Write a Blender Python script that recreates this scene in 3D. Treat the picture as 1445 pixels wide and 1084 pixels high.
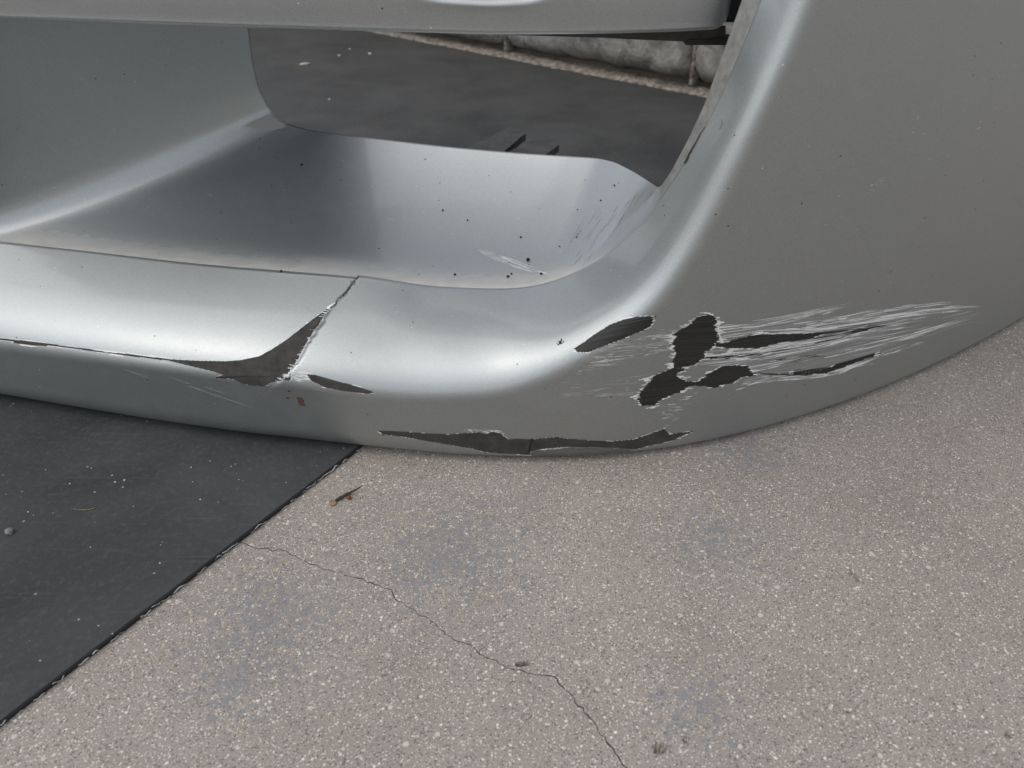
import bpy, bmesh, math, random
import numpy as np
from mathutils import Vector, noise
from mathutils.bvhtree import BVHTree
from mathutils.geometry import delaunay_2d_cdt

for o in list(bpy.data.objects):
    bpy.data.objects.remove(o)
random.seed(7); np.random.seed(7)
scene = bpy.context.scene
C = scene.collection
R = math.radians

# ------------------------------------------------------------------ camera
CAM_H, PITCH, FPX, CX, CY = 0.5, R(35.0), 1071.0, 722.5, 542.0
SP, CP = math.sin(PITCH), math.cos(PITCH)
cam_d = bpy.data.cameras.new('camera')
cam = bpy.data.objects.new('camera', cam_d); C.objects.link(cam)
cam.location = (0, 0, CAM_H); cam.rotation_euler = (R(90) - PITCH, 0, 0)
cam_d.sensor_width = 36.0; cam_d.lens = 36.0 * FPX / 1445.0
cam_d.clip_start = 0.01; cam_d.clip_end = 500.0
cam_d.dof.use_dof = True; cam_d.dof.focus_distance = 0.74; cam_d.dof.aperture_fstop = 8.0
scene.camera = cam

# ------------------------------------------------------------------ light
SUN_EL, SUN_AZ = R(58), R(246)          # azimuth clockwise from +Y: bright haze to the left of the camera
w = bpy.data.worlds.new('World'); scene.world = w; w.use_nodes = True
nt = w.node_tree; bg = nt.nodes['Background']
sky = nt.nodes.new('ShaderNodeTexSky'); sky.sky_type = 'NISHITA'; sky.sun_disc = False
sky.sun_elevation = SUN_EL; sky.sun_rotation = SUN_AZ
sky.air_density = 1.0; sky.dust_density = 2.0; sky.ozone_density = 1.0
hs = nt.nodes.new('ShaderNodeHueSaturation'); hs.inputs['Saturation'].default_value = 0.30      # thin white overcast
nt.links.new(sky.outputs[0], hs.inputs['Color']); nt.links.new(hs.outputs[0], bg.inputs[0]); bg.inputs[1].default_value = 0.15
sl = bpy.data.lights.new('sun', 'SUN'); sl.energy = 0.5; sl.angle = R(80); sl.color = (1.0, 0.96, 0.9)
sun = bpy.data.objects.new('sun', sl); C.objects.link(sun)
sdir = Vector((math.sin(SUN_AZ) * math.cos(SUN_EL), math.cos(SUN_AZ) * math.cos(SUN_EL), math.sin(SUN_EL)))
sun.rotation_euler = sdir.to_track_quat('Z', 'Y').to_euler()
vs = scene.view_settings
vs.view_transform = 'Standard'; vs.look = 'None'; vs.gamma = 1.0; vs.use_curve_mapping = False
vs.exposure = 0.46

# ------------------------------------------------------------------ helpers
def tag(o, label=None, cat=None, group=None, kind=None):
    if label: o['label'] = label
    if cat: o['category'] = cat
    if group: o['group'] = group
    if kind: o['kind'] = kind
    return o

def empty(name, loc=(0, 0, 0)):
    o = bpy.data.objects.new(name, None); C.objects.link(o); o.location = loc
    o.empty_display_size = 0.05
    return o

def mesh_obj(name, verts, faces, mat, parent=None, smooth=True):
    me = bpy.data.meshes.new(name)
    me.from_pydata([tuple(v) for v in verts], [], [tuple(f) for f in faces])
    me.materials.append(mat)
    me.polygons.foreach_set('use_smooth', [smooth] * len(me.polygons))
    me.update()
    o = bpy.data.objects.new(name, me); C.objects.link(o)
    if parent:
        o.parent = parent
    return o

def bm_obj(name, bm, mat, parent=None, smooth=True):
    me = bpy.data.meshes.new(name); bm.to_mesh(me); bm.free(); me.materials.append(mat)
    me.polygons.foreach_set('use_smooth', [smooth] * len(me.polygons))
    o = bpy.data.objects.new(name, me); C.objects.link(o)
    if parent:
        o.parent = parent
    return o

def ray(px, py):
    x = (np.asarray(px, float) - CX) / FPX; y = (np.asarray(py, float) - CY) / FPX
    return x, CP - y * SP, -SP - y * CP            # world direction
def at(px, py, Y):
    x, dy, dz = ray(px, py); t = Y / dy
    return np.stack([t * x, t * dy, CAM_H + t * dz], -1)
def ground(px, py, z=0.0):
    x, dy, dz = ray(px, py); t = (z - CAM_H) / dz
    return np.stack([t * x, t * dy, np.zeros_like(t * x) + z], -1)
def to_px(P):
    P = np.asarray(P); d = P - np.array([0, 0, CAM_H])
    fwd = d[..., 1] * CP - d[..., 2] * SP; up = d[..., 1] * SP + d[..., 2] * CP
    return np.stack([CX + FPX * d[..., 0] / fwd, CY - FPX * up / fwd], -1)

def spline(ts, vals, t):
    """natural cubic spline, vectorised over columns"""
    ts = np.asarray(ts, float); vals = np.asarray(vals, float)
    if vals.ndim == 1: vals = vals[:, None]; flat = True
    else: flat = False
    n = len(ts); h = np.diff(ts)
    A = np.zeros((n, n)); b = np.zeros((n, vals.shape[1])); A[0, 0] = A[-1, -1] = 1
    for i in range(1, n - 1):
        A[i, i - 1] = h[i - 1]; A[i, i] = 2 * (h[i - 1] + h[i]); A[i, i + 1] = h[i]
        b[i] = 6 * ((vals[i + 1] - vals[i]) / h[i] - (vals[i] - vals[i - 1]) / h[i - 1])
    M = np.linalg.solve(A, b)
    t = np.asarray(t, float); k = np.clip(np.searchsorted(ts, t, side='right') - 1, 0, n - 2)
    hk = h[k][:, None]; a = (ts[k + 1] - t)[:, None]; c = (t - ts[k])[:, None]
    r = (M[k] * a ** 3 + M[k + 1] * c ** 3) / (6 * hk) + (vals[k] / hk - M[k] * hk / 6) * a + (vals[k + 1] / hk - M[k + 1] * hk / 6) * c
    return r[:, 0] if flat else r

def smooth1(a, n):
    for _ in range(n):
        a[1:-1] = (a[:-2] + 2 * a[1:-1] + a[2:]) / 4
    return a
def sstep(a, b, x):
    t = np.clip((x - a) / (b - a), 0, 1); return t * t * (3 - 2 * t)

# ------------------------------------------------------------------ materials
class NT:
    def __init__(s, name):
        s.m = bpy.data.materials.new(name); s.m.use_nodes = True
        s.t = s.m.node_tree; s.b = s.t.nodes['Principled BSDF']
        tc = s.t.nodes.new('ShaderNodeTexCoord'); s.co = tc.outputs['Object']
    def n(s, typ, ins=None, **props):
        nd = s.t.nodes.new(typ)
        for k, v in props.items(): setattr(nd, k, v)
        for k, v in (ins or {}).items(): s.set(nd.inputs[k], v)
        return nd
    def set(s, sock, v):
        if isinstance(v, bpy.types.NodeSocket): s.t.links.new(v, sock)
        else: sock.default_value = v
    def noise(s, scale, detail=4, rough=.55, co=None, dist=0):
        return s.n('ShaderNodeTexNoise', {'Vector': co or s.co, 'Scale': scale, 'Detail': detail, 'Roughness': rough, 'Distortion': dist})
    def ramp(s, fac, stops):
        r = s.n('ShaderNodeValToRGB', {0: fac}); e = r.color_ramp.elements
        while len(e) < len(stops): e.new(.5)
        for el, (p, c) in zip(e, stops):
            el.position = p; el.color = (c, c, c, 1) if not hasattr(c, '__len__') else (*c, 1)
        return r.outputs[0]
    def mix(s, fac, a, b, mode='MIX'):
        m = s.n('ShaderNodeMix', data_type='RGBA', blend_type=mode)
        for k, v in ((0, fac), (6, a), (7, b)):
            if hasattr(v, '__len__') and len(v) == 3: v = (*v, 1)
            s.set(m.inputs[k], v)
        return m.outputs[2]
    def math(s, op, a, b=0.0, clamp=False):
        m = s.n('ShaderNodeMath', {0: a, 1: b}, operation=op, use_clamp=clamp); return m.outputs[0]
    def bump(s, h, strength, dist, nrm=None):
        b = s.n('ShaderNodeBump', {'Height': h, 'Strength': strength, 'Distance': dist})
        if nrm: s.set(b.inputs['Normal'], nrm)
        return b.outputs[0]
    def out(s, **kw):
        for k, v in kw.items():
            if hasattr(v, '__len__') and not isinstance(v, bpy.types.NodeSocket) and len(v) == 3: v = (*v, 1)
            s.set(s.b.inputs[k.replace('_', ' ')], v)
        return s.m

def mat_paint(name, dusty=0.0, sheen=False):
    s = NT(name)
    flake = s.noise(1900, 3, .75)
    fl = s.ramp(flake.outputs[0], [(.3, (.255, .273, .272)), (.5, (.355, .376, .375)), (.72, (.485, .506, .505))])
    big = s.noise(9, 5, .6)
    col = s.mix(s.ramp(big.outputs[0], [(.35, 0.0), (.75, .10)]), fl, (.36, .355, .335))
    dust_sheen = s.math('MULTIPLY', s.ramp(s.noise(60, 8, .7, dist=.6).outputs[0], [(.42, 0.0), (.8, 1.0)]), 0.07 + dusty)
    if sheen:                                                  # cream dusty band with the sky's reflection painted in, along the floor's front
        at_ = s.n('ShaderNodeAttribute', attribute_name='dust_sheen')
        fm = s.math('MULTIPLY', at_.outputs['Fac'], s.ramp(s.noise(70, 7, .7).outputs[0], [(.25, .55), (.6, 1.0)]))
        dust_sheen = s.math('MAXIMUM', dust_sheen, fm)
    col = s.mix(dust_sheen, col, (.56, .54, .49) if sheen else (.46, .45, .42))
    speck = s.n('ShaderNodeTexVoronoi', {'Vector': s.co, 'Scale': 160.0})
    sel = s.math('GREATER_THAN', s.n('ShaderNodeSeparateColor', {0: speck.outputs['Color']}).outputs[0], .972)
    dot = s.math('MULTIPLY', sel, s.math('LESS_THAN', speck.outputs['Distance'], .13))
    col = s.mix(dot, col, (.06, .05, .04))
    speck2 = s.n('ShaderNodeTexVoronoi', {'Vector': s.co, 'Scale': 190.0})
    sel2 = s.math('GREATER_THAN', s.n('ShaderNodeSeparateColor', {0: speck2.outputs['Color']}).outputs[1], .975)
    dot2 = s.math('MULTIPLY', sel2, s.math('LESS_THAN', speck2.outputs['Distance'], .10))
    col = s.mix(dot2, col, (.75, .74, .7))
    ndots = s.math('SUBTRACT', 1.0, s.math('MAXIMUM', dot, dot2))
    metal = s.math('MULTIPLY', ndots, s.math('SUBTRACT', .88, s.math('MULTIPLY', dust_sheen, .8)))
    peel = s.noise(420, 2, .5)
    n1 = s.bump(flake.outputs[0], .12, .0003)
    nc = s.bump(peel.outputs[0], .10, .0006)
    rough = s.math('ADD', .45, s.math('MULTIPLY', dust_sheen, .5))
    return s.out(Base_Color=col, Metallic=metal, Roughness=rough, Normal=n1, Coat_Weight=s.math('MULTIPLY', ndots, .7),
                 Coat_Roughness=s.math('ADD', .05, s.math('MULTIPLY', dust_sheen, .8)), Coat_Normal=nc)

def mat_plain(name, c1, c2, scale, rough, bump=.2, bd=.0005, stretch=None, spec=.4):
    s = NT(name); co = s.co
    if stretch:
        mp = s.n('ShaderNodeMapping', {'Vector': s.co, 'Scale': stretch}); co = mp.outputs[0]
    nz = s.noise(scale, 6, .65, co=co)
    return s.out(Base_Color=s.ramp(nz.outputs[0], [(.3, c1), (.7, c2)]), Roughness=rough,
                 Normal=s.bump(nz.outputs[0], bump, bd), Specular_IOR_Level=spec)

def mat_concrete():
    s = NT('worn_concrete')
    big = s.noise(3.2, 4, .6); mid = s.noise(26, 6, .7); fine = s.noise(800, 3, .8)
    col = s.ramp(big.outputs[0], [(.3, (.320, .280, .243)), (.7, (.392, .347, .304))])
    col = s.mix(s.ramp(mid.outputs[0], [(.35, 0.0), (.7, .35)]), col, (.265, .232, .208))
    stain = s.noise(9, 7, .7, dist=.6)
    col = s.mix(s.ramp(stain.outputs[0], [(.48, 0.0), (.72, .5)]), col, (.225, .195, .168))
    col = s.mix(s.ramp(fine.outputs[0], [(.33, .9), (.50, 0.0)]), col, (.15, .128, .108))
    col = s.mix(s.ramp(fine.outputs[0], [(.54, 0.0), (.72, .8)]), col, (.56, .51, .455))
    warp = s.n('ShaderNodeVectorMath', {0: s.co, 1: s.n('ShaderNodeVectorMath', {0: fine.outputs['Color'], 'Scale': .0022}, operation='SCALE').outputs[0]}, operation='ADD').outputs[0]
    hs = []
    for sc, thr, rad, c in ((800, .84, .36, (.80, .75, .66)), (330, .95, .26, (.80, .76, .69)), (170, .91, .22, (.30, .265, .235)), (140, .955, .2, (.60, .55, .48)), (600, .80, .36, (.115, .105, .098))):
        v = s.n('ShaderNodeTexVoronoi', {'Vector': warp, 'Scale': float(sc)}, voronoi_dimensions='2D')
        sc_ = s.n('ShaderNodeSeparateColor', {0: v.outputs['Color']})
        sel = s.math('GREATER_THAN', sc_.outputs[0], thr)
        rr = s.math('MULTIPLY', rad, s.math('ADD', .5, sc_.outputs[1]))
        e = s.math('MULTIPLY', sel, s.math('LESS_THAN', v.outputs['Distance'], rr))
        col = s.mix(s.math('MULTIPLY', e, .85), col, c)
        if len(hs) < 2: hs.append(e)
    # blue-grey paint remnants that lie only in a few worn places
    mk = None
    for (x, y), r in [(ground(370, 880)[:2], .15), (ground(1010, 760)[:2], .10), (ground(985, 1000)[:2], .07), (ground(640, 780)[:2], .16), (ground(1060, 640)[:2], .1), (ground(330, 960)[:2], .08)]:
        d = s.n('ShaderNodeVectorMath', {0: s.co, 1: (x, y, 0)}, operation='DISTANCE').outputs['Value']
        f = s.math('SUBTRACT', 1.0, s.math('DIVIDE', d, r), True)
        mk = f if mk is None else s.math('MAXIMUM', mk, f)
    pn = s.noise(135, 7, .7, dist=.5)
    pm = s.math('ADD', pn.outputs[0], s.math('MULTIPLY', mk, .22))
    pm = s.ramp(pm, [(.672, 0.0), (.69, 1.0)])
    pm = s.math('MULTIPLY', pm, s.ramp(fine.outputs[0], [(.36, .35), (.44, 1.0)]))
    col = s.mix(s.math('MULTIPLY', pm, .6), col, (.195, .205, .222))
    h = s.math('ADD', s.math('MULTIPLY', fine.outputs[0], .8), s.math('MULTIPLY', s.math('MAXIMUM', *hs), .35))
    n0 = s.bump(mid.outputs[0], .25, .003)
    return s.out(Base_Color=col, Roughness=.88, Normal=s.bump(h, .8, .0010, n0), Specular_IOR_Level=.3)

def mat_rubber():
    s = NT('dusty_rubber')
    big = s.noise(5, 6, .62, dist=.4); fine = s.noise(170, 8, .8, dist=.3); weave = s.noise(900, 2, .5)
    mp = s.n('ShaderNodeMapping', {'Vector': s.co, 'Rotation': (0, 0, .7), 'Scale': (4, 160, 1)})
    scr = s.noise(1.5, 5, .7, co=mp.outputs[0])
    col = s.mix(s.ramp(big.outputs[0], [(.35, 0.0), (.68, 1.0)]), (.027, .029, .030), (.062, .064, .065))
    col = s.mix(s.ramp(fine.outputs[0], [(.50, 0.0), (.8, .5)]), col, (.15, .146, .138))
    col = s.mix(s.ramp(scr.outputs[0], [(.60, 0.0), (.78, .4)]), col, (.17, .165, .16))
    # brown silt washed towards the wall
    sep = s.n('ShaderNodeSeparateXYZ', {0: s.co})
    far = s.ramp(s.math('ADD', s.math('MULTIPLY', sep.outputs[1], .25), s.math('MULTIPLY', big.outputs[0], .35)), [(.36, 0.0), (.75, 1.0)])
    silt = s.math('MULTIPLY', far, s.ramp(s.noise(11, 7, .65, dist=.5).outputs[0], [(.34, .1), (.72, .8)]))
    col = s.mix(silt, col, (.060, .056, .050))
    for sc, thr, rad, c in ((300, .984, .30, (.5, .48, .44)), (110, .982, .11, (.7, .68, .62)), (170, .965, .2, (.3, .25, .18))):
        v = s.n('ShaderNodeTexVoronoi', {'Vector': s.co, 'Scale': float(sc)})
        sc_ = s.n('ShaderNodeSeparateColor', {0: v.outputs['Color']})
        e = s.math('MULTIPLY', s.math('GREATER_THAN', sc_.outputs[0], thr), s.math('LESS_THAN', v.outputs['Distance'], s.math('MULTIPLY', rad, sc_.outputs[2])))
        col = s.mix(e, col, c)
    h = s.math('ADD', weave.outputs[0], s.math('MULTIPLY', fine.outputs[0], 1.5))
    return s.out(Base_Color=col, Roughness=s.ramp(fine.outputs[0], [(.3, .5), (.7, .8)]), Normal=s.bump(h, .25, .0006), Specular_IOR_Level=.25)

def mat_stone():
    s = NT('wall_stone')
    a = s.noise(17, 8, .7, dist=.8); b = s.noise(120, 6, .7)
    col = s.ramp(a.outputs[0], [(.32, (.075, .07, .062)), (.5, (.20, .19, .172)), (.7, (.34, .325, .295))])
    col = s.mix(s.ramp(b.outputs[0], [(.5, 0.0), (.75, .7)]), col, (.09, .082, .072))
    h = s.math('ADD', a.outputs[0], s.math('MULTIPLY', b.outputs[0], .3))
    return s.out(Base_Color=col, Roughness=.9, Normal=s.bump(h, .8, .012))

M = dict(
    paint=mat_paint('silver_paint'), paint_in=mat_paint('silver_paint_dusty_sheen', .0, True),
    plastic=mat_plain('bare_dark_plastic', (.010, .010, .009), (.030, .029, .026), 30, .5, .5, .0006, (12, 12, 160), .4),
    plastic_g=mat_plain('bare_grey_plastic', (.040, .037, .034), (.075, .070, .064), 90, .85, .4, .0005, None, .12),
    scuff=mat_plain('scuffed_olive_plastic', (.07, .07, .06), (.16, .16, .14), 60, .75, .4, .0004, (10, 10, 120)),
    fray=mat_plain('frayed_pale_paint', (.60, .60, .58), (.84, .84, .82), 800, .6, .3, .0003),
    abraded=mat_plain('abraded_paint', (.20, .20, .19), (.40, .40, .385), 60, .6, .4, .0003, (10, 10, 200)),
    black=mat_plain('black_plastic', (.008, .008, .008), (.02, .02, .02), 80, .5, .2, .0005),
    grime=mat_plain('rim_grime', (.13, .13, .122), (.25, .247, .235), 120, .6, .3, .0004),
    concrete=mat_concrete(), rubber=mat_rubber(), stone=mat_stone(),
    groove=mat_plain('crack_dirt', (.06, .048, .038), (.15, .122, .098), 500, .95, .6, .001),
    mortar=mat_plain('mortar', (.05, .042, .035), (.36, .315, .265), 75, .95, .9, .006),
    thread=mat_plain('white_thread', (.40, .40, .38), (.62, .62, .6), 900, .8),
    soil=mat_plain('soil', (.010, .008, .006), (.04, .032, .025), 900, .95, .6, .0006),
    twig=mat_plain('twig_bark', (.018, .016, .014), (.07, .06, .045), 500, .8, .5, .0005),
    berry=mat_plain('berry_skin', (.12, .028, .012), (.24, .06, .022), 400, .4),
    leaf=mat_plain('dry_leaf', (.16, .12, .06), (.32, .25, .13), 400, .8),
    rust=mat_plain('brown_mud', (.07, .032, .02), (.14, .065, .04), 700, .9, .6, .0005),
    chip=mat_plain('pale_chip', (.42, .39, .33), (.6, .56, .48), 300, .85),
    grit=mat_plain('pale_grit', (.48, .43, .36), (.72, .69, .62), 260, .85),
    ash=mat_plain('grey_crumb', (.10, .10, .10), (.26, .26, .26), 700, .95, .6, .0008),
)

# ------------------------------------------------------------------ ground with its crack and pits
def jag(pts, step, amp, seed=0):
    rng = random.Random(seed); out = []
    for a, b in zip(pts[:-1], pts[1:]):
        a = np.array(a, float); b = np.array(b, float); L = np.linalg.norm(b - a); n = max(1, int(L / step))
        nrm = np.array([-(b - a)[1], (b - a)[0]]) / L
        for i in range(n):
            out.append(a + (b - a) * i / n + (nrm * rng.uniform(-amp, amp) if i else 0))
    out.append(np.array(pts[-1], float)); return np.array(out)

crack = jag([(318, 757), (345, 767), (365, 775), (405, 778), (440, 797), (500, 815), (535, 826), (552, 832), (556, 843), (580, 858), (610, 878),
             (640, 903), (668, 912), (675, 922), (700, 932), (722, 944), (740, 948), (780, 954), (800, 975), (830, 1010), (860, 1052), (885, 1084), (930, 1150)], 6, 2.2, 3)
rng = random.Random(5)
wid = np.array([rng.uniform(.3, .95) * (.75 + .5 * noise.noise((i * .21, 0, 7))) + .7 * (i / len(crack)) ** 3 for i, _ in enumerate(crack)]); wid[0] = wid[-1] = .2
tg = np.gradient(crack, axis=0); tg /= np.linalg.norm(tg, axis=1)[:, None]; nn = np.stack([-tg[:, 1], tg[:, 0]], 1)
loopA = crack + nn * wid[:, None]; loopB = crack - nn * wid[:, None]
loops = [np.concatenate([loopA, loopB[::-1]])]
def blob(cx, cy, rx, ry, n=18, seed=0, rot=0):
    r = random.Random(seed); out = []
    for i in range(n):
        a = 2 * math.pi * i / n; k = r.uniform(.75, 1.2)
        x, y = rx * k * math.cos(a), ry * k * math.sin(a)
        out.append((cx + x * math.cos(rot) - y * math.sin(rot), cy + x * math.sin(rot) + y * math.cos(rot)))
    return np.array(out)
pits = [blob(932, 1056, 13, 9, seed=1), blob(1206, 810, 5, 13, seed=2, rot=-.5), blob(738, 937, 13, 4.5, seed=4), blob(1424, 1036, 7, 7, seed=8), blob(968, 1044, 6, 6, seed=9), blob(1198, 1004, 5, 4, seed=12)]
loops += pits
gl = [ground(l[:, 0], l[:, 1])[:, :2] for l in loops]
cdt_v = [Vector((-14, -14)), Vector((14, -14)), Vector((14, 14)), Vector((-14, 14))]
cdt_f = [[0, 1, 2, 3]]
for l in gl:
    i0 = len(cdt_v); cdt_v += [Vector(p) for p in l]; idx = list(range(i0, len(cdt_v)))
    area = sum(l[i][0] * l[i - 1][1] - l[i - 1][0] * l[i][1] for i in range(len(l)))
    cdt_f.append(idx[::-1] if area > 0 else idx)          # counter-clockwise
v, e, f, ov, oe, of = delaunay_2d_cdt(cdt_v, [], cdt_f, 0, 1e-7)
gf = [fa for fa, src in zip(f, of) if src == [0]]
gf = [fa if ((v[fa[1]] - v[fa[0]]).to_3d().cross((v[fa[2]] - v[fa[0]]).to_3d())).z > 0 else fa[::-1] for fa in gf]
ground_o = mesh_obj('ground', [(p.x, p.y, 0) for p in v], gf, M['concrete'], smooth=False)
tag(ground_o, 'rough beige concrete slab with pale grit, a thin crack and blue-grey paint remnants', kind='structure')
def groove(name, loop, depth, shrink):
    n = len(loop); c = loop.mean(0)
    vs_ = [(p[0], p[1], .0) for p in loop] + [((p[0] - c[0]) * shrink + c[0], (p[1] - c[1]) * shrink + c[1], -depth) for p in loop]
    fs = [(i, (i + 1) % n, n + (i + 1) % n, n + i) for i in range(n)] + [tuple(range(n, 2 * n))]
    return mesh_obj(name, vs_, fs, M['groove'] if name == 'crack_groove' else M['concrete'], ground_o, smooth=False)
n = len(crack)
vs_ = [(*p, 0) for p in gl[0]] + [(*p, -.004) for p in gl[0]]
m2 = 2 * n
fs = [(i, (i + 1) % m2, m2 + (i + 1) % m2, m2 + i) for i in range(m2)]
fs += [(m2 + i, m2 + i + 1, m2 + m2 - 2 - i, m2 + m2 - 1 - i) for i in range(n - 1)]
mesh_obj('crack_groove', vs_, fs, M['groove'], ground_o, smooth=False)
for l, d in zip(gl[1:], (.007, .004, .007, .004, .003, .003)):
    groove('pit', l, d, .4)

# loose pale grit set in the slab surface: far too many to count
rng = random.Random(11)
gv, gfc = [], []
def pebble(vs, fs, p, r, rng, flat=.6):
    i0 = len(vs); n = 5; rz = r * flat; a0 = rng.uniform(0, 6)
    el = rng.uniform(.6, 1.0); rot = rng.uniform(0, 3.14)
    for ring, (rr, zz) in enumerate(((1.0, -.3), (.8, .45))):
        for i in range(n):
            a = a0 + 2 * math.pi * i / n + ring * .5; k = r * rr * rng.uniform(.75, 1.2)
            x, y = k * math.cos(a), k * el * math.sin(a)
            vs.append((p[0] + x * math.cos(rot) - y * math.sin(rot), p[1] + x * math.sin(rot) + y * math.cos(rot), p[2] + rz * zz))
    for i in range(n):
        j = (i + 1) % n; fs.append((i0 + i, i0 + j, i0 + n + j, i0 + n + i))
    fs.append(tuple(i0 + n + i for i in range(n)))
A0 = ground(0, 1025); A1 = ground(510, 632)
ed = (A1 - A0)[:2]; ed /= np.linalg.norm(ed); en = np.array([-ed[1], ed[0]])    # along the mat edge, and to its left
cnt = 0
while cnt < 2600:
    x = rng.uniform(-.75, 1.05); y = rng.uniform(.24, 1.1)
    px, py = to_px((x, y, 0))
    if not (-30 < px < 1475 and 380 < py < 1110): continue
    if np.dot(np.array([x, y]) - A0[:2], en) > -.004: continue
    if rng.random() > .75 + .5 * noise.noise((x * 7, y * 7, 0)): continue
    r = .0004 + .0010 * rng.random() ** 5 + (.0013 * rng.random() if rng.random() > .97 else 0)
    pebble(gv, gfc, (x, y, 0), r, rng, .5); cnt += 1
tag(mesh_obj('grit', gv, gfc, M['grit'], smooth=False), 'pale grit grains bedded in the concrete surface', 'grit', kind='stuff')

# ------------------------------------------------------------------ rubber mat
MT = .005
W0 = ground(550, 50)[:2]; W1 = ground(990, 136)[:2]; wd = W1 - W0; wd /= np.linalg.norm(wd)
def isect(p, d, q, e):
    Am = np.array([d, -e]).T; s = np.linalg.solve(Am, np.array(q) - np.array(p)); return np.array(p) + s[0] * np.array(d)
pA = A0[:2] - ed * .35
pB = isect(A0[:2], ed, W0, wd)
pC = pB - wd * 2.6; pD = pA + en * 2.4
mat_e = empty('rubber_mat', (0, 0, 0))
tag(mat_e, 'thin black dusty rubber mat with frayed cord edge under the bumper', 'rubber mat')
nu, nv = 170, 130
us = np.linspace(0, 1, nu); vv = np.linspace(0, 1, nv) ** 1.6
VM = np.zeros((nu, nv, 3))
for i, u in enumerate(us):
    a = pA + (pB - pA) * u; b = pD + (pC - pD) * u
    for j, t in enumerate(vv):
        p = a + (b - a) * t
        dist = np.linalg.norm(p)
        z = MT + (.0035 * max(0, noise.noise((p[0] * 2.1, p[1] * 2.1, 3)) ) if t > 0 else 0) * min(1, t * 8) * float(sstep(.9, 1.3, dist))
        if j == 0: p = p + en * .0006 * noise.noise((u * 60, 0, 1))
        VM[i, j] = (p[0], p[1], z)
verts = VM.reshape(-1, 3).tolist()
faces = [(i * nv + j, (i + 1) * nv + j, (i + 1) * nv + j + 1, i * nv + j + 1) for i in range(nu - 1) for j in range(nv - 1)]
mesh_obj('sheet', verts, faces, M['rubber'], mat_e)
ev = []; ef = []
for i in range(nu):
    x, y, z = VM[i, 0]
    ev += [(x, y, z), (x - en[0] * .0012, y - en[1] * .0012, z - .0012), (x - en[0] * .0010, y - en[1] * .0010, .0003)]
    if i: k = 3 * i; ef += [(k - 3, k - 2, k + 1, k), (k - 2, k - 1, k + 2, k + 1)]
mesh_obj('cut_edge', ev, ef, M['black'], mat_e, smooth=False)
def tube(pts, rad, n=5, taper=None):
    vs, fs = [], []; pts = [Vector(p) for p in pts]
    for k, p in enumerate(pts):
        t = (pts[min(k + 1, len(pts) - 1)] - pts[max(k - 1, 0)]).normalized()
        a = t.orthogonal().normalized(); b = t.cross(a); r = rad * (taper[k] if taper else 1)
        for i in range(n):
            an = 2 * math.pi * i / n; vs.append(p + a * math.cos(an) * r + b * math.sin(an) * r)
    for k in range(len(pts) - 1):
        for i in range(n):
            j = (i + 1) % n; fs.append((k * n + i, k * n + j, (k + 1) * n + j, (k + 1) * n + i))
    fs.append(tuple(range(n))[::-1]); fs.append(tuple((len(pts) - 1) * n + i for i in range(n)))
    return vs, fs
rng = random.Random(21)
Ltot = np.linalg.norm(A1[:2] - A0[:2]); s = .0
while s < Ltot + .02:
    base = A0[:2] + ed * s; L = rng.uniform(.003, .013); pts = []
    zz = rng.uniform(.0008, .0034); k = rng.randint(4, 7); ph = rng.uniform(0, 6); amp = rng.uniform(.0003, .0013); cu = rng.uniform(-.9, .9)
    for i in range(k):
        t = i / (k - 1)
        p = base + ed * L * t - en * (.0013 + .0008 * rng.random() + .0012 * t * max(0, cu))
        pts.append((p[0], p[1], max(.0005, zz + amp * math.sin(ph + t * 6) + .001 * cu * t)))
    a, b = tube(pts, rng.uniform(.00022, .00042), 5)
    mesh_obj('frayed_cord', a, b, M['thread'], mat_e)
    s += L * rng.uniform(.7, 1.3) + (rng.uniform(.004, .016) if rng.random() > .55 else .001)

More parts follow.
